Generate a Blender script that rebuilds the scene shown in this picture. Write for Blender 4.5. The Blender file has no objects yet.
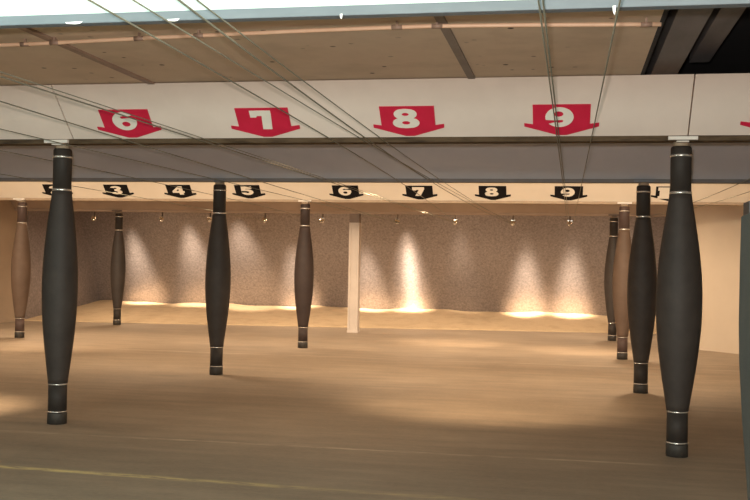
import bpy, bmesh, math, random
from mathutils import Vector, Matrix
random.seed(7)
sc = bpy.context.scene
COL = sc.collection
PI = math.pi

# ------------------------------------------------------------------ camera
F = 1007.006
CR = Vector((0.98149196, 0.19063922, 0.01817179))
CU = Vector((-0.01566835, -0.01463104, 0.99977019))
CW = Vector((-0.19086129, 0.98155113, 0.01137325))
EYE = Vector((0, 0, 1.6))
cam_data = bpy.data.cameras.new('camera')
cam_data.sensor_width = 36.0
cam_data.lens = F / 750 * 36
cam_data.clip_start = 0.05
cam = bpy.data.objects.new('camera', cam_data)
COL.objects.link(cam)
m = Matrix((CR, CU, -CW)).transposed().to_4x4()
m.translation = EYE
cam.matrix_world = m
sc.camera = cam


def at_z(x, y, z):
    d = CR * ((x - 375) / F) + CU * ((250 - y) / F) + CW
    return EYE + d * ((z - EYE.z) / d.z)


# ------------------------------------------------------------------ materials
def new_mat(name, color=(.5, .5, .5), rough=.6, metal=0.0):
    mt = bpy.data.materials.new(name)
    mt.use_nodes = True
    nt = mt.node_tree
    b = nt.nodes['Principled BSDF']
    b.inputs['Base Color'].default_value = (*color, 1)
    b.inputs['Roughness'].default_value = rough
    b.inputs['Metallic'].default_value = metal
    return mt, nt, b


def noise_mat(name, stops, scale=(1, 1, 1), nscale=4.0, detail=6, rough=.6, metal=0.0, bump=0.0, bscale=60.0, bdist=.01, spec=None):
    """base colour = ramp over noise in object space; optional fine bump"""
    mt, nt, b = new_mat(name, stops[0][1], rough, metal)
    N, L = nt.nodes, nt.links
    tc = N.new('ShaderNodeTexCoord')
    mp = N.new('ShaderNodeMapping')
    mp.inputs['Scale'].default_value = scale
    no = N.new('ShaderNodeTexNoise')
    no.inputs['Scale'].default_value = nscale
    no.inputs['Detail'].default_value = detail
    no.inputs['Roughness'].default_value = .62
    rp = N.new('ShaderNodeValToRGB')
    el = rp.color_ramp.elements
    el[0].position, el[0].color = stops[0][0], (*stops[0][1], 1)
    el[1].position, el[1].color = stops[-1][0], (*stops[-1][1], 1)
    for p, c in stops[1:-1]:
        e = el.new(p)
        e.color = (*c, 1)
    L.new(tc.outputs['Object'], mp.inputs['Vector'])
    L.new(mp.outputs['Vector'], no.inputs['Vector'])
    L.new(no.outputs['Fac'], rp.inputs['Fac'])
    L.new(rp.outputs['Color'], b.inputs['Base Color'])
    if spec is not None:
        b.inputs['Specular IOR Level'].default_value = spec
    if bump > 0:
        n2 = N.new('ShaderNodeTexNoise')
        n2.inputs['Scale'].default_value = bscale
        n2.inputs['Detail'].default_value = 4
        bp = N.new('ShaderNodeBump')
        bp.inputs['Strength'].default_value = bump
        bp.inputs['Distance'].default_value = bdist
        L.new(tc.outputs['Object'], n2.inputs['Vector'])
        L.new(n2.outputs['Fac'], bp.inputs['Height'])
        L.new(bp.outputs['Normal'], b.inputs['Normal'])
    return mt


M = {}
M['cream'] = noise_mat('cream_paint', [(.3, (.67, .57, .50)), (.6, (.74, .635, .56)), (.8, (.70, .60, .525))], nscale=1.2, rough=.7, bump=.1, bscale=25)
M['gray'] = noise_mat('dim_cream_paint', [(.3, (.365, .39, .445)), (.7, (.42, .44, .49))], nscale=1.3, rough=.75, bump=.1, bscale=25)  # same cream paint grayed down: its weaker light is put into the colour
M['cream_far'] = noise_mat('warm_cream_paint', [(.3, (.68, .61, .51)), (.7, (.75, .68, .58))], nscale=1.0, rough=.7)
M['tan'] = noise_mat('tan_board', [(.3, (.33, .25, .19)), (.7, (.40, .31, .24))], nscale=1.5, rough=.8)
M['mint'] = noise_mat('pale_mint_paint', [(.3, (.58, .74, .67)), (.7, (.64, .79, .72))], nscale=1.0, rough=.6)
M['strip_brown'] = noise_mat('dark_wood_strip', [(.35, (.05, .033, .02)), (.5, (.11, .075, .045)), (.68, (.035, .024, .017))], scale=(1.2, 8, 8), nscale=1.5, spec=.1, rough=.8)
M['strip_gray'] = noise_mat('blue_gray_strip', [(.3, (.085, .108, .125)), (.7, (.12, .145, .165))], scale=(.8, 4, 4), nscale=2, rough=.6)
M['strip_dull'] = noise_mat('dull_gray_strip', [(.3, (.15, .14, .14)), (.7, (.20, .19, .19))], nscale=3, rough=.8, spec=.1)
M['wall_tan'] = noise_mat('tan_wall_paint', [(.3, (.30, .225, .155)), (.7, (.36, .27, .19))], nscale=.9, rough=.8, bump=.15, bscale=12)
M['wall_cream'] = noise_mat('cream_wall_paint', [(.3, (.46, .38, .295)), (.7, (.50, .42, .33))], nscale=.9, rough=.75)
M['wall_dark'] = noise_mat('rear_wall_paint', [(.3, (.30, .29, .27)), (.7, (.36, .34, .32))], nscale=.9, rough=.8)
M['red'] = noise_mat('red_sign_paint', [(.3, (.52, .010, .042)), (.7, (.60, .014, .058))], nscale=6, rough=.5)
M['black_sign'] = noise_mat('black_sign_paint', [(.3, (.008, .007, .008)), (.7, (.012, .011, .011))], nscale=6, rough=.7, spec=.1)
M['digit'] = noise_mat('pale_digit_paint', [(.3, (.72, .68, .60)), (.7, (.78, .74, .66))], nscale=6, rough=.6)
M['rubber'] = noise_mat('black_rubber_padding', [(.3, (.036, .029, .025)), (.7, (.052, .042, .036))], nscale=5, spec=.25, rough=.6, bump=.15, bscale=35)
M['sleeve'] = noise_mat('dark_rubber_sleeve', [(.3, (.027, .022, .019)), (.7, (.040, .033, .028))], nscale=8, spec=.2, rough=.6)
M['tan_rubber'] = noise_mat('tan_rubber_padding', [(.3, (.098, .064, .045)), (.7, (.128, .086, .062))], nscale=4, spec=.25, rough=.6, bump=.15, bscale=35)  # lighter tan than the black padding
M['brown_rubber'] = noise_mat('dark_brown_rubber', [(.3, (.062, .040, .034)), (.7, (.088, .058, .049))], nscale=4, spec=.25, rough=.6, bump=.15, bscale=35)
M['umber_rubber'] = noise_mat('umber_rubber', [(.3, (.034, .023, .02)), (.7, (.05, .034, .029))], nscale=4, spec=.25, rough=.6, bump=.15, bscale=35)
M['foot'] = noise_mat('scuffed_rubber_foot', [(.3, (.02, .018, .016)), (.7, (.045, .038, .03))], nscale=12, rough=.65)
M['band'] = noise_mat('silver_band', [(.3, (.62, .60, .56)), (.7, (.78, .76, .72))], nscale=15, rough=.25, metal=.8)
M['neck'] = noise_mat('tan_primer_steel', [(.3, (.30, .22, .15)), (.7, (.38, .29, .2))], nscale=10, rough=.6)
M['plate_pale'] = noise_mat('pale_steel_plate', [(.3, (.62, .58, .53)), (.7, (.72, .68, .62))], nscale=10, rough=.5)
M['plate_dark'] = noise_mat('blue_gray_plate', [(.3, (.10, .11, .13)), (.7, (.15, .16, .18))], nscale=10, rough=.5)
M['post'] = noise_mat('white_post_paint', [(.3, (.46, .40, .35)), (.7, (.54, .47, .41))], nscale=3, rough=.6)
M['post_cap'] = noise_mat('brown_post_cap', [(.3, (.16, .12, .10)), (.7, (.22, .17, .14))], nscale=6, rough=.7)
M['wire'] = noise_mat('steel_cable', [(.3, (.17, .17, .13)), (.7, (.25, .24, .19))], nscale=20, rough=.75, spec=.25)
M['chrome'] = noise_mat('bright_steel', [(.3, (.80, .78, .74)), (.7, (.88, .86, .82))], nscale=20, rough=.15, metal=1.0)
M['bracket'] = noise_mat('brown_steel_bracket', [(.3, (.10, .075, .06)), (.7, (.14, .11, .09))], nscale=12, rough=.6)
M['pipe'] = noise_mat('pale_copper_pipe', [(.3, (.70, .46, .31)), (.7, (.80, .57, .41))], scale=(2, 2, 2), nscale=2.5, rough=.45)
M['coupling'] = noise_mat('dull_brown_coupling', [(.3, (.26, .17, .13)), (.7, (.34, .24, .18))], nscale=10, rough=.5)
M['lath'] = noise_mat('gray_brown_lath', [(.3, (.23, .19, .165)), (.7, (.29, .245, .21))], nscale=5, rough=.8)
M['beam_gray'] = noise_mat('dark_gray_beam', [(.3, (.16, .15, .15)), (.7, (.22, .205, .205))], scale=(3, .8, 3), nscale=2, rough=.7)
M['void'] = noise_mat('black_roof_void', [(.3, (.014, .014, .016)), (.7, (.022, .022, .025))], nscale=2, rough=.9)
M['partition'] = noise_mat('dark_green_gray_carpet', [(.3, (.020, .025, .022)), (.7, (.032, .037, .033))], nscale=3, rough=.9, bump=.3, bscale=150)
M['cap_black'] = noise_mat('black_plastic', [(.3, (.01, .01, .01)), (.7, (.02, .02, .02))], nscale=8, rough=.5)
M['tape'] = noise_mat('torn_white_tape', [(.3, (.78, .78, .75)), (.7, (.86, .86, .84))], nscale=20, rough=.7)
M['sand'] = noise_mat('fine_tan_sand', [(.3, (.33, .24, .145)), (.55, (.41, .305, .19)), (.75, (.36, .265, .16))], nscale=3, rough=.95, bump=.5, bscale=30, bdist=.03)
M['lamp_housing'] = noise_mat('lamp_housing', [(.3, (.12, .11, .10)), (.7, (.16, .15, .14))], nscale=8, rough=.5)


def ceiling_mat():
    mt = noise_mat('brown_fibre_board', [(.3, (.56, .45, .335)), (.5, (.68, .555, .425)), (.72, (.60, .485, .365))], nscale=1.1, rough=.85)
    nt = mt.node_tree
    N, L = nt.nodes, nt.links
    b = N['Principled BSDF']
    src = b.inputs['Base Color'].links[0].from_socket
    tc = [n for n in N if n.type == 'TEX_COORD'][0]
    # small dark pock marks scattered over the board
    vo = N.new('ShaderNodeTexVoronoi')
    vo.inputs['Scale'].default_value = 5.5
    rp = N.new('ShaderNodeValToRGB')
    rp.color_ramp.elements[0].position = .09
    rp.color_ramp.elements[0].color = (1, 1, 1, 1)
    rp.color_ramp.elements[1].position = .14
    rp.color_ramp.elements[1].color = (0, 0, 0, 1)
    n2 = N.new('ShaderNodeTexNoise')
    n2.inputs['Scale'].default_value = 1.6
    r2 = N.new('ShaderNodeValToRGB')
    r2.color_ramp.elements[0].position = .48
    r2.color_ramp.elements[1].position = .62
    mu = N.new('ShaderNodeMath')
    mu.operation = 'MULTIPLY'
    mx = N.new('ShaderNodeMixRGB')
    mx.inputs['Color2'].default_value = (.07, .05, .035, 1)
    L.new(tc.outputs['Object'], vo.inputs['Vector'])
    L.new(tc.outputs['Object'], n2.inputs['Vector'])
    L.new(vo.outputs['Distance'], rp.inputs['Fac'])
    L.new(n2.outputs['Fac'], r2.inputs['Fac'])
    L.new(rp.outputs['Color'], mu.inputs[0])
    L.new(r2.outputs['Color'], mu.inputs[1])
    L.new(mu.outputs[0], mx.inputs['Fac'])
    L.new(src, mx.inputs['Color1'])
    L.new(mx.outputs['Color'], b.inputs['Base Color'])
    return mt


M['ceiling'] = ceiling_mat()


def trap_mat():
    """granular dark steel of the bullet trap"""
    mt, nt, b = new_mat('scarred_trap_steel', (.2, .17, .15), .4, .65)
    N, L = nt.nodes, nt.links
    tc = N.new('ShaderNodeTexCoord')
    a = N.new('ShaderNodeTexNoise')
    a.inputs['Scale'].default_value = 20
    a.inputs['Detail'].default_value = 8
    a.inputs['Roughness'].default_value = .75
    ra = N.new('ShaderNodeValToRGB')
    e = ra.color_ramp.elements
    e[0].position, e[0].color = .34, (.19, .168, .17, 1)
    e[1].position, e[1].color = .68, (.38, .34, .335, 1)
    bp = N.new('ShaderNodeBump')
    bp.inputs['Strength'].default_value = .35
    bp.inputs['Distance'].default_value = .02
    n2 = N.new('ShaderNodeTexNoise')
    n2.inputs['Scale'].default_value = 26
    n2.inputs['Detail'].default_value = 5
    L.new(tc.outputs['Object'], a.inputs['Vector'])
    L.new(tc.outputs['Object'], n2.inputs['Vector'])
    L.new(a.outputs['Fac'], ra.inputs['Fac'])
    L.new(ra.outputs['Color'], b.inputs['Base Color'])
    L.new(n2.outputs['Fac'], bp.inputs['Height'])
    L.new(bp.outputs['Normal'], b.inputs['Normal'])
    return mt


M['trap'] = trap_mat()


def floor_mat():
    mt, nt, b = new_mat('worn_concrete_floor', (.3, .25, .19), .62)
    N, L = nt.nodes, nt.links
    tc = N.new('ShaderNodeTexCoord')

    def noise(scale, ns, det, lo, hi):
        mp = N.new('ShaderNodeMapping')
        mp.inputs['Scale'].default_value = scale
        n = N.new('ShaderNodeTexNoise')
        n.inputs['Scale'].default_value = ns
        n.inputs['Detail'].default_value = det
        n.inputs['Roughness'].default_value = .65
        r = N.new('ShaderNodeMapRange')
        r.inputs['From Min'].default_value = lo
        r.inputs['From Max'].default_value = hi
        L.new(tc.outputs['Object'], mp.inputs['Vector'])
        L.new(mp.outputs['Vector'], n.inputs['Vector'])
        L.new(n.outputs['Fac'], r.inputs['Value'])
        return r.outputs['Result']

    def mix(fac, c1, c2, typ='MIX'):
        x = N.new('ShaderNodeMixRGB')
        x.blend_type = typ
        for sock, v in ((x.inputs['Fac'], fac), (x.inputs['Color1'], c1), (x.inputs['Color2'], c2)):
            if isinstance(v, tuple):
                sock.default_value = (*v, 1)
            elif isinstance(v, float):
                sock.default_value = v
            else:
                L.new(v, sock)
        return x.outputs['Color']

    def math_(op, a, c):
        x = N.new('ShaderNodeMath')
        x.operation = op
        for s, v in ((x.inputs[0], a), (x.inputs[1], c)):
            if isinstance(v, float):
                s.default_value = v
            else:
                L.new(v, s)
        return x.outputs[0]

    big = noise((.5, .5, .5), 1.5, 6, .38, .62)
    streak = noise((.35, 2.2, 1), 2.2, 7, .35, .68)
    fine = noise((3, 6, 3), 6, 4, .3, .7)
    base = mix(big, (.225, .170, .120), (.30, .230, .164))
    base = mix(math_('MULTIPLY', streak, .75), base, (.145, .115, .085))
    base = mix(math_('MULTIPLY', fine, .4), base, (.33, .26, .18))
    sep = N.new('ShaderNodeSeparateXYZ')
    L.new(tc.outputs['Object'], sep.inputs[0])
    wob = noise((.6, .6, .6), 1.5, 3, 0.0, 1.0)

    def stripe(y0, hw, slope, wear_lo, wear_hi, ns, color, base, amount):
        """worn painted line across the lanes at range distance y0"""
        y = math_('SUBTRACT', sep.outputs['Y'], y0 - .03)
        y = math_('SUBTRACT', y, math_('MULTIPLY', wob, .06))
        y = math_('SUBTRACT', y, math_('MULTIPLY', sep.outputs['X'], slope))
        ab = N.new('ShaderNodeMath')
        ab.operation = 'ABSOLUTE'
        L.new(y, ab.inputs[0])
        r = N.new('ShaderNodeMapRange')
        r.inputs['From Min'].default_value = hw * 2.0
        r.inputs['From Max'].default_value = hw * .3
        L.new(ab.outputs[0], r.inputs['Value'])
        wear = math_('MULTIPLY', noise((1, 6, 1), ns, 5, wear_lo, wear_hi), noise((.35, .35, 1), 1.3, 2, .34, .62))
        fac = math_('MULTIPLY', math_('MULTIPLY', r.outputs['Result'], wear), amount)
        return mix(fac, base, color)

    base = stripe(6.82, .032, -.03, .40, .54, 5.0, (.66, .52, .22), base, .95)
    base = stripe(8.42, .026, .01, .40, .62, 4.0, (.60, .48, .34), base, .7)
    base = stripe(7.55, .02, .0, .50, .75, 2.0, (.55, .47, .33), base, .35)
    base = stripe(16.42, .04, .015, .35, .60, 1.2, (.62, .50, .36), base, .6)
    base = stripe(12.9, .04, .0, .45, .75, 1.0, (.2, .16, .12), base, .5)
    L.new(base, b.inputs['Base Color'])
    bp = N.new('ShaderNodeBump')
    bp.inputs['Strength'].default_value = .12
    bp.inputs['Distance'].default_value = .01
    L.new(fine, bp.inputs['Height'])
    L.new(bp.outputs['Normal'], b.inputs['Normal'])
    return mt


M['floor'] = floor_mat()


# ------------------------------------------------------------------ mesh helpers
def add_box(bm, x0, x1, y0, y1, z0, z1):
    v = [bm.verts.new(p) for p in ((x0, y0, z0), (x1, y0, z0), (x1, y1, z0), (x0, y1, z0), (x0, y0, z1), (x1, y0, z1), (x1, y1, z1), (x0, y1, z1))]
    for f in ((0, 3, 2, 1), (4, 5, 6, 7), (0, 1, 5, 4), (1, 2, 6, 5), (2, 3, 7, 6), (3, 0, 4, 7)):
        bm.faces.new([v[i] for i in f])


def add_extrusion(bm, poly, fmap, t0, t1):
    """closed polygon (list of 2D) extruded between t0 and t1; fmap(u, v, t) -> xyz"""
    a = [bm.verts.new(fmap(u, v, t0)) for u, v in poly]
    c = [bm.verts.new(fmap(u, v, t1)) for u, v in poly]
    bm.faces.new(a)
    bm.faces.new(list(reversed(c)))
    n = len(poly)
    for i in range(n):
        j = (i + 1) % n
        bm.faces.new((a[i], c[i], c[j], a[j]))


def add_lathe(bm, prof, seg=40, cx=0, cy=0, cap=True):
    rings = []
    for r, z in prof:
        rings.append([bm.verts.new((cx + r * math.cos(2 * PI * k / seg), cy + r * math.sin(2 * PI * k / seg), z)) for k in range(seg)])
    for a, c in zip(rings, rings[1:]):
        for k in range(seg):
            j = (k + 1) % seg
            f = bm.faces.new((a[k], a[j], c[j], c[k]))
            f.smooth = True
    if cap:
        bm.faces.new(list(reversed(rings[0])))
        bm.faces.new(rings[-1])


def add_tube(bm, pts, r, seg=8):
    pts = [Vector(p) for p in pts]
    rings = []
    for i, p in enumerate(pts):
        d = (pts[min(i + 1, len(pts) - 1)] - pts[max(i - 1, 0)]).normalized()
        s = d.cross(Vector((0, 0, 1)))
        s = s.normalized() if s.length > 1e-4 else Vector((1, 0, 0))
        t = s.cross(d).normalized()
        rings.append([bm.verts.new(p + s * (r * math.cos(2 * PI * k / seg)) + t * (r * math.sin(2 * PI * k / seg))) for k in range(seg)])
    for a, c in zip(rings, rings[1:]):
        for k in range(seg):
            j = (k + 1) % seg
            f = bm.faces.new((a[k], a[j], c[j], c[k]))
            f.smooth = True
    bm.faces.new(list(reversed(rings[0])))
    bm.faces.new(rings[-1])


def obj(name, bm, mat, parent=None, kind=None, bevel=0.0):
    bmesh.ops.recalc_face_normals(bm, faces=bm.faces[:])
    me = bpy.data.meshes.new(name)
    bm.to_mesh(me)
    bm.free()
    me.materials.append(mat)
    o = bpy.data.objects.new(name, me)
    COL.objects.link(o)
    if parent:
        o.parent = parent
    if kind:
        o['kind'] = kind
    if bevel > 0:
        b = o.modifiers.new('bevel', 'BEVEL')
        b.width = bevel
        b.segments = 2
        b.limit_method = 'ANGLE'
    return o


def thing(name, label, cat, loc=(0, 0, 0), group=None):
    o = bpy.data.objects.new(name, None)
    o.empty_display_size = .1
    COL.objects.link(o)
    o.location = loc
    tag(o, label, cat, group)
    return o


def tag(o, label, cat, group=None):
    o['label'] = label
    o['category'] = cat
    if group:
        o['group'] = group
    return o


def box_obj(name, dims, mat, parent=None, kind=None, bevel=0.0):
    bm = bmesh.new()
    add_box(bm, *dims)
    return obj(name, bm, mat, parent, kind, bevel)


# ------------------------------------------------------------------ the range: planes measured from the photograph
H = 2.66                                   # underside of every baffle
TOP = 3.14                                 # ceiling
PY = [4.43, 8.807, 13.18, 17.80, 22.03]    # baffle / column rows, downrange
CX = [-10.419, -4.762, 0.894]              # column lines
XL, XR = -13.1, 3.3                        # side walls
YB = -3.0                                  # rear wall behind the shooters

# ------------------------------------------------------------------ setting
box_obj('floor', (XL - .2, XR + .2, YB - .2, 27.6, -.2, 0), M['floor'], kind='structure')
box_obj('wall_left', (XL - .2, XL, YB, 27.6, 0, 3.8), M['wall_tan'], kind='structure')
box_obj('wall_rear', (XL - .2, XR + .2, YB - .2, YB, 0, 3.8), M['wall_dark'], kind='structure')
bm = bmesh.new()
add_box(bm, XR, XR + .2, YB, 19.45, 0, 3.8)
obj('wall_right', bm, M['wall_cream'], kind='structure')
# angled return of the right wall beside the trap, then the trap's own side wall
bm = bmesh.new()
add_extrusion(bm, [(XR, 19.45), (2.27, 20.68), (2.27, 27.6), (2.5, 27.6), (2.5, 20.78), (XR + .2, 19.75), (XR + .2, 19.45)], lambda u, v, t: (u, v, t), 0, 3.8)
obj('wall_angled_return', bm, M['wall_cream'], kind='structure')

# ceiling boards bay by bay (the right end of the nearest bay is open to the roof void)
bm = bmesh.new()
add_box(bm, XL, XR, YB, PY[0] + .05, TOP + .01, TOP + .07)
add_box(bm, -.825, .53, PY[0] + .05, PY[1] + .1, TOP + .01, TOP + .07)
add_box(bm, -3.66, -.84, PY[0] + .05, PY[1] + .1, TOP + .01, TOP + .07)
add_box(bm, -6.6, -3.675, PY[0] + .05, PY[1] + .1, TOP + .01, TOP + .07)
add_box(bm, XL, -6.615, PY[0] + .05, PY[1] + .1, TOP + .01, TOP + .07)
add_box(bm, XL, XR, PY[1] + .1, 27.6, TOP + .01, TOP + .07)
obj('ceiling', bm, M['ceiling'], kind='structure')
# flat laths that cover the board seams
for i, sx in enumerate((-.832, -3.667, -6.607)):
    box_obj('trim_%d' % (i + 1), (sx - .03, sx + .03, PY[0] + .1, PY[1] - .42, TOP - .008, TOP + .012), M['coupling'] if i else M['lath'], kind='structure')
box_obj('ceiling_void', (XL, XR, YB, 27.6, 3.74, 3.8), M['void'], kind='structure')

# bare beams inside the open ceiling bay
b = box_obj('roof_beam', (.645, .86, PY[0] + .1, PY[1] + .6, TOP + .09, 3.5), M['beam_gray'], kind='structure')
b = box_obj('roof_beam', (1.02, 1.19, PY[0] + .1, PY[1] + .6, TOP + .3, 3.6), M['beam_gray'], kind='structure')
box_obj('roof_beam', (.53, .56, PY[0] + .1, PY[1] + .1, TOP + .01, 3.3), M['void'], kind='structure')

# back plate of the bullet trap: leans towards the shooters
bm = bmesh.new()
add_extrusion(bm, [(26.75, -.05), (24.98, TOP + .02), (25.08, TOP + .02), (26.85, -.05)], lambda u, v, t: (t, u, v), XL, 2.27)
obj('wall_back', bm, M['trap'], kind='structure')

# steel side plates of the trap
box_obj('trim_4', (XL - .01, XL + .03, 22.6, 26.9, 0, TOP + .01), M['trap'], kind='structure')
box_obj('trim_5', (2.245, 2.28, 20.72, 26.9, 0, TOP + .01), M['trap'], kind='structure')

# sand ramp in front of the plate
bm = bmesh.new()
nx, ny = 120, 18
grid = []
for i in range(nx + 1):
    x = XL + .001 + (2.269 - XL - .002) * i / nx
    yb = 22.75 + (x + 10.67) * (24.40 - 22.75) / 10.45
    row = []
    for j in range(ny + 1):
        t = j / ny
        y = yb + (26.62 - yb) * t
        z = .004 + .355 * (t ** .9) + .02 * math.sin(x * 2.1 + 3 * t) * t + .012 * math.sin(x * 5.3 + 1.3 + 5 * t) * t
        row.append(bm.verts.new((x, y, z)))
    grid.append(row)
for i in range(nx):
    for j in range(ny):
        f = bm.faces.new((grid[i][j], grid[i + 1][j], grid[i + 1][j + 1], grid[i][j + 1]))
        f.smooth = True
# skirt so the heap is a closed solid
low = [[bm.verts.new((v.co.x, v.co.y, -.03)) for v in (grid[i][0], grid[i][ny])] for i in range(nx + 1)]
for i in range(nx):
    bm.faces.new((grid[i][0], low[i][0], low[i + 1][0], grid[i + 1][0]))
    bm.faces.new((grid[i][ny], grid[i + 1][ny], low[i + 1][1], low[i][1]))
o = obj('sand_ramp', bm, M['sand'], kind='stuff')
tag(o, 'long ramp of fine tan sand along the foot of the back plate', 'sand')

# ------------------------------------------------------------------ overhead baffles (45 degree boards, lower edge farther away)
R2 = math.sqrt(.5)


def baffle(idx, label, face_mat, strip_mat, cuts=()):
    y0 = PY[idx] - .025
    base, sh, sd = (H, .045, .15) if idx else (H + .043, .046, .06)
    root = thing('overhead_baffle', label, 'baffle', (0, y0, base), 'slanted baffles across the range')
    xr = XR - .002 if idx < 4 else 2.268
    xs = [XL + .002] + list(cuts) + [xr]
    zt = TOP - base
    for a, c in zip(xs, xs[1:]):
        g = .006
        bm = bmesh.new()
        # section in (y, z) relative to the lower edge of the strip
        add_extrusion(bm, [(0, sh), (-(zt - sh), zt), (-(zt - sh) + .1, zt), (sd * .8, sh)], lambda u, v, t: (t, u, v), a + g, c - g)
        obj('face_board', bm, face_mat, root)
    bm = bmesh.new()
    add_box(bm, XL + .002, xr, -.004, sd, 0, sh)
    obj('edge_strip', bm, strip_mat, root, bevel=.004)
    return root


baffle(0, 'nearest overhead baffle, pale mint with a blue-gray lower edge, at the very top', M['mint'], M['strip_gray'])
baffle(1, 'cream overhead baffle carrying the red numbered arrows', M['cream'], M['strip_brown'], (-4.63, .95))
baffle(2, 'plain overhead baffle, cream shaded to gray, between the red and the black arrow rows', M['gray'], M['strip_dull'])
baffle(3, 'warm lit cream overhead baffle carrying the black numbered arrows', M['cream_far'], M['neck'])
baffle(4, 'brown farthest overhead baffle just before the back plate', M['tan'], M['tan'])


def on_baffle(idx, x, s, lift):
    """point on the face of baffle idx: x across, s = distance up the slope from the strip, lift = off the face"""
    y0 = PY[idx] - .025
    return (x, y0 - s * R2 - lift * R2, H + .045 + s * R2 - lift * R2)


# ------------------------------------------------------------------ digits as 2D loops in a unit box
def ell(cx, cy, rx, ry, a0=0, a1=360, n=40):
    return [(cx + rx * math.cos(math.radians(a0 + (a1 - a0) * k / n)), cy + ry * math.sin(math.radians(a0 + (a1 - a0) * k / n))) for k in range(n + (0 if a1 - a0 == 360 else 1))]


def digit_loops(d):
    if d == '8':
        out = []
        n = 40
        ys = [.5 - k / n for k in range(n + 1)]

        def hw(y):
            w = 0
            for cy, rx, ry in ((.235, .43, .265), (-.225, .5, .275)):
                q = 1 - ((y - cy) / ry) ** 2
                if q > 0:
                    w = max(w, rx * q ** .38)
            return max(w, .04)
        out = [(hw(y), y) for y in ys] + [(-hw(y), y) for y in reversed(ys)]
        return [out, ell(0, .22, .13, .085), ell(0, -.22, .15, .095)]
    if d in '69':
        loop = ell(0, 0, .5, .5, 42, 375, 60) + [(.14, .16), (-.10, .13), (-.15, .19), (-.10, .27), (.02, .29), (.13, .25)]
        hole = ell(.03, -.16, .17, .14)
        ls = [loop, hole]
        return ls if d == '6' else [[(-x, -y) for x, y in l] for l in ls]
    if d == '7':
        return [[(-.5, .5), (.5, .5), (.5, .3), (.42, -.5), (-.02, -.5), (.03, .05), (.05, .22), (-.18, .22), (-.22, .14), (-.5, .14)]]
    if d == '7b':
        return [[(-.45, .5), (.46, .5), (.46, .3), (.14, -.5), (-.28, -.5), (.04, .2), (-.14, .2), (-.17, .13), (-.45, .13)]]
    if d == '5':
        return [[(-.42, .5), (.42, .5), (.42, .24), (-.08, .24), (-.10, .15)] + ell(.02, -.16, .48, .34, 100, -190, 40)[2:] + [(-.44, -.24), (-.12, -.22)] + ell(.02, -.16, .14, .12, 200, 500, 14)[2:-3] + [(-.1, -.02), (-.46, -.02)]]
    if d == '4':
        return [[(.05, .5), (.38, .5), (.38, -.08), (.5, -.08), (.5, -.28), (.38, -.28), (.38, -.5), (.04, -.5), (.04, -.28), (-.5, -.28), (-.5, -.08)], [(.04, .2), (.04, -.08), (-.18, -.08)]]
    if d == '3':
        n = 12
        up = ell(.02, .24, .46, .26, 160, -60, 20)
        dn = ell(.02, -.22, .48, .28, 60, -165, 22)
        inner = [(-.14, -.24)] + ell(.0, -.22, .14, .09, 220, 440, 8) + [(-.12, -.06), (-.12, .08)] + ell(.0, .22, .13, .08, -80, 140, 8) + [(-.14, .27)]
        return [up + dn + inner]
    if d == '2':
        return [ell(0, .2, .46, .3, 175, -20, 20) + [(.4, 0), (.02, -.26), (.46, -.26), (.46, -.5), (-.46, -.5), (-.46, -.28), (.05, .08), (.1, .2), (.02, .27), (-.08, .25), (-.13, .16)]]
    if d == '1':
        return [[(-.5, .5), (.42, .5), (.42, -.28), (.5, -.28), (.5, -.5), (-.5, -.5), (-.5, -.28), (-.36, -.28), (-.36, .22), (-.5, .22)]]
    if d == 'i':
        return [[(-.1, .5), (.22, .5), (.22, -.28), (.42, -.28), (.42, -.5), (-.42, -.5), (-.42, -.28), (-.16, -.28), (-.16, .2), (-.42, .18), (-.4, .34)]]
    if d == '0':
        return [ell(0, 0, .5, .5), ell(0, 0, .17, .27)]


def flat_mesh(loops, thick):
    """filled 2D outline with holes, extruded; lies in XY, centred in Z"""
    cu = bpy.data.curves.new('outline', 'CURVE')
    cu.dimensions = '2D'
    cu.fill_mode = 'BOTH'
    cu.extrude = thick / 2
    for l in loops:
        sp = cu.splines.new('POLY')
        sp.points.add(len(l) - 1)
        for p, (x, y) in zip(sp.points, l):
            p.co = (x, y, 0, 1)
        sp.use_cyclic_u = True
    t = bpy.data.objects.new('outline', cu)
    COL.objects.link(t)
    dg = bpy.context.evaluated_depsgraph_get()
    me = bpy.data.meshes.new_from_object(t.evaluated_get(dg))
    bpy.data.objects.remove(t)
    bpy.data.curves.remove(cu)
    return me


def arrow_sign(idx, number, x, s0, w, h, label, board_mat, group, dw, dh, ds):
    """downward arrow board on a baffle face; local x across, y up the slope, z off the face"""
    root = thing('arrow_sign', label, 'sign', on_baffle(idx, x, s0, 0), group)
    root.rotation_euler = (math.radians(135), 0, 0)
    root.rotation_euler = Matrix(((1, 0, 0), (0, -R2, -R2), (0, R2, -R2))).to_euler()
    wing = h * .37
    poly = [(-w * .385, h), (w * .37, h), (w * .365, wing), (w * .485, wing + .012), (w * .485, wing - .025), (w * .06, .006), (-w * .06, .006), (-w * .5, wing - .02), (-w * .5, wing + .012), (-w * .385, wing)]
    bm = bmesh.new()
    add_extrusion(bm, poly, lambda u, v, t: (u, v, t), .001, .008)
    obj('arrow_board', bm, board_mat, root)
    n = len(number)
    for k, ch in enumerate(number):
        me = flat_mesh([[(px * dw / (1 if n == 1 else 1), py * dh) for px, py in l] for l in digit_loops('7b' if ch == '7' and idx == 3 else ch)], .004)
        me.name = 'digit'
        me.materials.append(M['digit'])
        o = bpy.data.objects.new('digit', me)
        COL.objects.link(o)
        o.parent = root
        o.location = ((k - (n - 1) / 2) * dw * 1.08 - (.022 if n == 1 else 0.0), ds, .0101)
    return root


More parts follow.
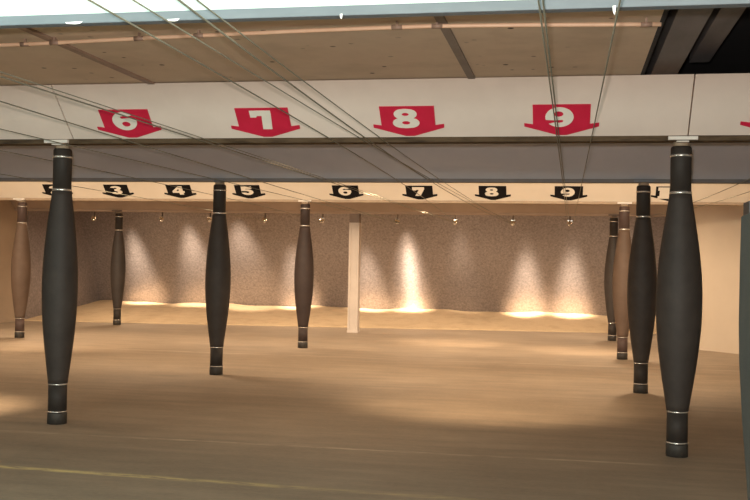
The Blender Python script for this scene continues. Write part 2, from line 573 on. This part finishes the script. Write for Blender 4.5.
for num, x in (('6', -4.02), ('7', -2.71), ('8', -1.405), ('9', -.09), ('10', 1.67)):
    arrow_sign(1, num, x, .012, .635 if num != '7' else .65, .325, 'red downward arrow sign numbered %s on the near cream baffle' % num if num != '10' else 'red downward arrow sign cut off at the right edge of the photo', M['red'], 'red lane arrows', .235 if num not in ('7', '10') else (.195 if num == '7' else .17), .205, .198)
for num, x in (('2', -9.62), ('3', -8.38), ('4', -7.14), ('5', -5.81), ('6', -3.975), ('7', -2.64), ('8', -1.35), ('9', -.045), ('10', 1.64)):
    lab = 'black downward arrow sign numbered %s on the far cream baffle' % num
    if num == '10':
        lab = 'black downward arrow sign half hidden behind the right front column'
    if num == '2':
        lab = 'black downward arrow sign half hidden behind the left front column'
    arrow_sign(3, num, x, .02, .635, .325, lab, M['black_sign'], 'black lane arrows', .235 if num != '10' else .2, .2 if num != '10' else .25, .195 if num != '10' else .185)


# ------------------------------------------------------------------ padded columns
def column(ci, ri, label, rb=.18, plate=None, dx=0.0, dy=0.0, skin='rubber', ends='sleeve'):
    x, y = CX[ci] + dx, PY[ri] + .08 + dy
    root = thing('padded_column', label, 'column', (x, y, 0), 'spindle padded columns')
    hh = H - .038
    z1, z2 = hh * .143, hh * .848          # ends of the swelling
    rs = .087
    bm = bmesh.new()
    add_lathe(bm, [(rs + .004, 0.0), (rs + .004, hh * .036), (rs, hh * .04)])
    obj('foot', bm, M['foot'], root)
    bm = bmesh.new()
    add_lathe(bm, [(rs, hh * .04), (rs, z1)])
    obj('lower_sleeve', bm, M[ends], root)
    bm = bmesh.new()
    prof = []
    for k in range(33):
        s = k / 32
        prof.append((rs + .003 + (rb - rs) * math.sin(PI * s) ** 1.08, z1 + (z2 - z1) * s))
    add_lathe(bm, prof, 48)
    obj('swollen_padding', bm, M[skin], root)
    bm = bmesh.new()
    add_lathe(bm, [(rs, z2), (rs, hh * .994), (rs - .01, hh)])
    obj('upper_sleeve', bm, M[ends], root)
    for z, h in ((hh * .042, .013), (z1 - .004, .013), (z2 - .006, .022), (hh * .966, .02)):
        bm = bmesh.new()
        add_lathe(bm, [(rs + .001, z), (rs + .0055, z + .002), (rs + .0055, z + h - .002), (rs + .001, z + h)], 40, cap=False)
        obj('band', bm, M['band'], root)
    bm = bmesh.new()
    add_lathe(bm, [(.065, hh - .004), (.065, H + .002)], 24)
    obj('neck', bm, M['neck'], root)
    bm = bmesh.new()
    # mounting flange screwed to the near side of the baffle's lower edge
    add_box(bm, -.12, .12, -.145 - dy, -.108 - dy, H + .03 - .025, H + .03 + .005)
    add_box(bm, -.05, .05, -.13 - dy, .03 - dy, H - .012, H + .0)
    obj('mounting_flange', bm, plate or M['plate_pale'], root, bevel=.003)
    return root


column(1, 1, 'large gray-black padded column at the left front, under the red 6', .163, dx=-.03)
column(2, 1, 'largest black padded column at the right front', .187, dx=.014)
column(1, 2, 'slim black padded column left of centre, under the black 5', .172, M['plate_dark'], dx=-.02)
column(2, 2, 'black padded column just left of the largest one', .18, M['plate_dark'], dy=-.08)
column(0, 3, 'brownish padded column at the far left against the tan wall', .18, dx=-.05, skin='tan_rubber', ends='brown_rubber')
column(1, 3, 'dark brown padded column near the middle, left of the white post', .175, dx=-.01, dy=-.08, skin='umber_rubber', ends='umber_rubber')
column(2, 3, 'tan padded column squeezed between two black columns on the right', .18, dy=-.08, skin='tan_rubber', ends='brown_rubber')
column(0, 4, 'small dark padded column before the trap, under the black 3', .17, M['bracket'], dx=-.03)
column(2, 4, 'farthest dark padded column, leftmost of the right hand line', .18, M['bracket'])

root = thing('square_post', 'plain white square post standing before the back plate', 'post', (CX[1], PY[4] + .08, 0))
bm = bmesh.new()
# shallow channel section so the front shows two raised edges
add_extrusion(bm, [(-.115, -.11), (-.07, -.11), (-.065, -.095), (.065, -.095), (.07, -.11), (.115, -.11), (.115, .11), (-.115, .11)], lambda u, v, t: (u, v, t), .05, H - .20)
obj('shaft', bm, M['post'], root, bevel=.004)
box_obj('base_plate', (-.125, .125, -.12, .12, 0, .05), M['post'], root, bevel=.004)
box_obj('cap', (-.11, .11, -.105, .105, H - .20, H), M['post_cap'], root, bevel=.004)

# ------------------------------------------------------------------ target carrier cables and end pulleys
ZC = 2.575
PUL = {9: -.03, 8: -1.28, 7: -2.58, 6: -3.91, 5: -5.68, 4: -7.08, 3: -8.44, 2: -9.65, 1: -11.4, 10: 1.62}
PYY = 22.72
for n, x in PUL.items():
    if n == 10:
        continue
    nm = {1: 'farthest left of all'}.get(n, 'below the black arrow numbered %d' % n)
    if n == 2:
        nm = 'second from the left'
    root = thing('end_pulley', 'small bright cable pulley before the back plate, ' + nm, 'pulley', (x, PYY, 2.50), 'cable end pulleys')
    bm = bmesh.new()
    add_box(bm, -.012, .012, .05, .09, 0, H - 2.5 + .1)
    add_box(bm, -.012, .012, -.45, .09, H - 2.5 + .06, H - 2.5 + .1)
    add_box(bm, -.012, .012, -.46, -.42, H - 2.5 + .06, H - 2.5 + .48)
    obj('hanger', bm, M['bracket'], root)
    bm = bmesh.new()
    rings = [(.015, -.025), (.055, -.025), (.055, -.015), (.04, -.008), (.04, .008), (.055, .015), (.055, .025), (.015, .025)]
    add_lathe(bm, rings, 24)
    bmesh.ops.rotate(bm, verts=bm.verts[:], cent=(0, 0, 0), matrix=Matrix.Rotation(math.radians(62), 3, 'X') @ Matrix.Rotation(math.radians(10), 3, 'Y'))
    bmesh.ops.translate(bm, verts=bm.verts[:], vec=(.0, 0, .02))
    obj('wheel', bm, M['chrome'], root)
    box_obj('fork', (-.05, .05, .0, .05, .07, .085), M['chrome'], root)


def cable(label, pix, lane, side, r=.0045, dz=0):
    """steel cable from the shooters' end to the lane's pulley, hanging at about ZC"""
    pts = [at_z(px, py, ZC + dz) for px, py in pix]
    d = (pts[0] - pts[-1]).normalized()
    start = pts[0] + d * ((pts[0].y - 1.2) / max(.2, -d.y))
    end = Vector((PUL[lane] + side * .06, PYY, 2.50)) if lane < 10 else Vector((PUL[lane] + side * .06, PY[4], H + .004))
    out = []
    n = 24
    for k in range(n + 1):
        t = k / n
        p = start.lerp(end, t)
        # line through the measured middle: quadratic correction so the cable hangs where it is seen
        out.append(p)
    mid = pts[-1]
    t0 = (mid.y - start.y) / (end.y - start.y)
    q = start.lerp(end, t0)
    corr = (mid - q) / max(.05, 4 * t0 * (1 - t0))
    out = [p + corr * (4 * (k / n) * (1 - k / n)) for k, p in enumerate(out)]
    bm = bmesh.new()
    add_tube(bm, out, r * .85)
    o = obj('carrier_cable', bm, M['wire'])
    tag(o, label, 'cable', 'overhead target carrier cables')
    return o


cable('thin line standing for the flash shadow just left of the red 9, left one of its close pair', [(538, 0), (550, 90), (558, 145)], 9, -1)  # tube drawn for the flash shadow beside the next cable
cable('steel cable crossing the red 9, right one of its close pair', [(543, 0), (553, 92), (560, 145)], 9, 0, .0045, .02)
cable('steel cable falling just right of the red 9', [(620, 0), (605, 80), (590, 145)], 9, 1)
cable('steel cable between the red 7 and 8, thickest and darkest of that bundle', [(193, 0), (308, 90), (445, 190)], 8, -1, .0055)
cable('thin steel cable hugging the darkest cable between the red 7 and 8', [(203, 0), (308, 84), (420, 166)], 8, 0, .004, .02)
cable('steel cable next left of the dark bundle between the red 7 and 8', [(136, 0), (190, 32), (300, 100), (360, 138)], 8, 1, .004)
cable('steel cable grazing the right tip of the red 7', [(80, 0), (224, 80), (300, 123), (400, 182)], 7, 0, .005)
cable('steel cable crossing the red 6, lower one of its close pair', [(0, 76.5), (98, 110.5), (187, 136)], 7, 0, .0055)
cable('steel cable above the red 6, upper one of its close pair', [(0, 72), (100, 108), (190, 134)], 7, 1, .004)
cable('steel cable starting at the left edge above the left front column', [(0, 101), (96, 133), (148, 147)], 6, 0, .0055)
cable('steel cable running into the top of the left front column bracket', [(0, 129), (50, 140), (120, 157)], 6, 1, .005)
cable('faint steel cable low on the gray baffle at the left edge', [(0, 152), (60, 163), (130, 177)], 5, 0, .005)
cable('lowest faint steel cable at the left edge, over the tan wall', [(0, 176), (60, 184), (120, 194)], 4, 0, .005)
cable('thin steel cable right of the largest column, left one of two', [(760, 166), (730, 183), (700, 200)], 10, 0, .005)
cable('thin steel cable at the right edge, right one of two beside the largest column', [(770, 178), (750, 187), (723, 200)], 10, 2, .005)

# ------------------------------------------------------------------ conduit under the nearest ceiling boards
root = thing('conduit_pipe', 'pale pinkish pipe running along the brown ceiling above the red arrows', 'pipe', (0, 6.42, TOP - .03))
bm = bmesh.new()
PP = [(XL + .02, .30), (-6, .24), (-3.8, .16), (-2.9, .07), (-1.76, -.02), (-.96, -.06), (-.3, -.02), (.53, .06)]


def pipe_y(x):
    for (xa, ya), (xb, yb) in zip(PP, PP[1:]):
        if xa <= x <= xb:
            return ya + (yb - ya) * (x - xa) / (xb - xa)
    return .06


add_tube(bm, [(XL + .02 + k * (.53 - XL - .02) / 48, pipe_y(XL + .02 + k * (.53 - XL - .02) / 48), 0) for k in range(49)], .014, 12)
obj('pipe', bm, M['pipe'], root)
for x in (-3.86, -3.62, -2.95, -2.5, -1.12, -.86, .44):
    bm = bmesh.new()
    add_tube(bm, [(x - .035, pipe_y(x - .035), 0), (x + .035, pipe_y(x + .035), 0)], .0165, 12)
    add_box(bm, x - .006, x + .006, pipe_y(x) - .012, pipe_y(x) + .012, .01, .0395)
    obj('coupling', bm, M['coupling'], root)

# torn tape left on the lower edge of the nearest baffle
for i, (x, w, l, lab) in enumerate(((.166, .007, .035, 'short torn white tape strip hanging beside the cable right of the red 9'), (-1.03, .006, .018, 'tiny torn white tape strip hanging above the red 8'), (-2.33, .045, .006, 'wider torn white tape scrap on the upper left edge, above the red 6'), (-1.83, .03, .006, 'torn white tape scrap on the upper edge, above the gap between red 6 and 7'))):
    bm = bmesh.new()
    y = PY[0] - .0312
    poly = [(-w, .004), (w, .006), (w * .7, -l * .6), (w * .2, -l), (-w * .3, -l * .8), (-w * .8, -l * .5)]
    add_extrusion(bm, poly, lambda u, v, t: (x + u, t, H + .045 + v), y, y + .002)
    o = obj('torn_tape', bm, M['tape'])
    tag(o, lab, 'tape', 'torn tape scraps')

# ------------------------------------------------------------------ booth partition at the right edge
root = thing('booth_partition', 'dark green-gray shooting booth partition cut off by the right edge', 'partition', (.72, 3.4, 0))
prof = [(-1.2, 0), (.78, 0), (.77, .45), (.80, .69), (.96, .98), (1.05, 1.2), (1.075, 1.36), (1.07, 1.6), (1.05, 1.82), (-1.2, 1.86)]
bm = bmesh.new()
add_extrusion(bm, prof, lambda u, v, t: (t, u, v), -.02, .035)
obj('panel', bm, M['partition'], root, bevel=.008)
bm = bmesh.new()
add_box(bm, -.012, .03, .9, 1.045, 1.80, 1.875)
obj('corner_clip', bm, M['cap_black'], root, bevel=.004)

# ------------------------------------------------------------------ lamps of the range
def aim(o, target):
    d = Vector(target) - o.location
    o.rotation_euler = d.to_track_quat('-Z', 'Y').to_euler()


LF = 2.4
WARM = (1.0, .71, .44)
WARM2 = (1.0, .76, .52)


def spot(loc, target, power, angle, blend=.6, size=.06, color=WARM):
    l = bpy.data.lights.new('flood_lamp', 'SPOT')
    l.energy = power
    l.color = color
    l.spot_size = math.radians(angle)
    l.spot_blend = blend
    l.shadow_soft_size = size
    o = bpy.data.objects.new('flood_lamp', l)
    COL.objects.link(o)
    o.location = loc
    aim(o, target)
    return o


def area(loc, target, power, sx, sy, color):
    l = bpy.data.lights.new('tube_light', 'AREA')
    l.shape = 'RECTANGLE'
    l.size, l.size_y = sx, sy
    l.energy = power
    l.color = color
    o = bpy.data.objects.new('tube_light', l)
    COL.objects.link(o)
    o.location = loc
    aim(o, target)
    return o


COOL = (.82, 1.0, .91)
NEUTRAL = (1.0, .93, .84)
# tube lights over the shooting booths, turned downrange
area((-3.6, 2.3, 2.5), (-3.4, 5.0, 1.5), 75, 1.5, .2, COOL)
area((-1.2, 1.9, 2.5), (-1.4, 5.0, 1.5), 50, 1.5, .2, COOL)
area((1.3, 1.9, 2.5), (1.0, 5.0, 1.5), 20, 1.2, .2, COOL)
area((-7.5, 3.0, 2.6), (-5.0, 8.8, 1.2), 45, 1.5, .2, COOL)  # unseen extra tube, added to brighten the left front column
# the photographer's flash, just above the lens
spot((-.05, -.02, 1.69), (-1.2, 8.8, 2.0), 1050, 75, .5, .03, (1.0, .885, .79))

# broad floods behind each baffle, bay by bay, straight down
for y, xs, p in ((9.6, (-10.5, -7.5, -2.2), 60), (14.0, (-10.5, -6.2, -2.6, .9), 150), (18.5, (-10.5, -6.2, -2.6, .7), 165), (22.9, (-10.5, -6.2, -2.6, .9), 130)):
    for x in xs:
        spot((x, y, 2.98), (x, y + 1.2, 0), p * LF, 150, 1.0, .1, WARM2)
# narrower floods: soft pools on the floor
for x, y, tx, ty, p, a in ((-.9, 9.5, -.87, 11.7, 260, 66), (-6.5, 9.1, -6.45, 9.5, 330, 42), (-9.0, 14.4, -9.0, 16.7, 220, 55), (-2.27, 18.5, -2.27, 20.3, 260, 55), (.1, 18.4, .1, 19.2, 160, 50)):
    spot((x, y, 2.98), (tx, ty, 0), p * LF, a, 1.0)
# floods behind the gray baffle: they light the black arrow baffle and the third row of columns
for x in (-11.6, -9.0, -7.0, -4.6, -2.2, 0.1, 1.9):
    spot((x, 13.9, 2.98), (x, 17.9, 2.3), 75 * LF, 120, 1.0, .08, WARM2)
# floods close to the back plate
for x, y, p, a, ty, tz in ((-11.65, 24.6, 1100, 28, 26.5, .38), (-10.0, 24.6, 700, 36, 26.25, .75), (-8.6, 24.6, 350, 52, 26.1, .8), (-7.2, 24.35, 1300, 24, 26.5, .36), (-5.25, 24.35, 1300, 24, 26.5, .36), (-4.12, 24.62, 1300, 26, 26.03, 1.1), (-4.10, 24.62, 5200, 11.5, 25.96, 1.2), (-2.75, 24.62, 140, 28, 25.8, 1.5), (-1.1, 24.35, 1700, 23, 26.5, .34), (-1.1, 24.6, 160, 30, 26.2, .7), (.03, 24.35, 1500, 23, 26.5, .34), (.03, 24.6, 220, 30, 26.2, .7), (1.5, 24.6, 100, 48, 26.2, .6)):
    spot((x, y, 2.9), (x, ty, tz), p * LF, a, 1.0, .16, (1.0, .79, .57))

# ------------------------------------------------------------------ world and view
w = bpy.data.worlds.new('world')
sc.world = w
w.use_nodes = True
w.node_tree.nodes['Background'].inputs['Color'].default_value = (.02, .02, .02, 1)
sc.view_settings.view_transform = 'Standard'
sc.view_settings.look = 'None'
sc.view_settings.gamma = 1
sc.view_settings.use_curve_mapping = False
sc.view_settings.exposure = 0.35
sc.cycles.use_denoising = True
sc.cycles.max_bounces = 8
sc.cycles.diffuse_bounces = 6
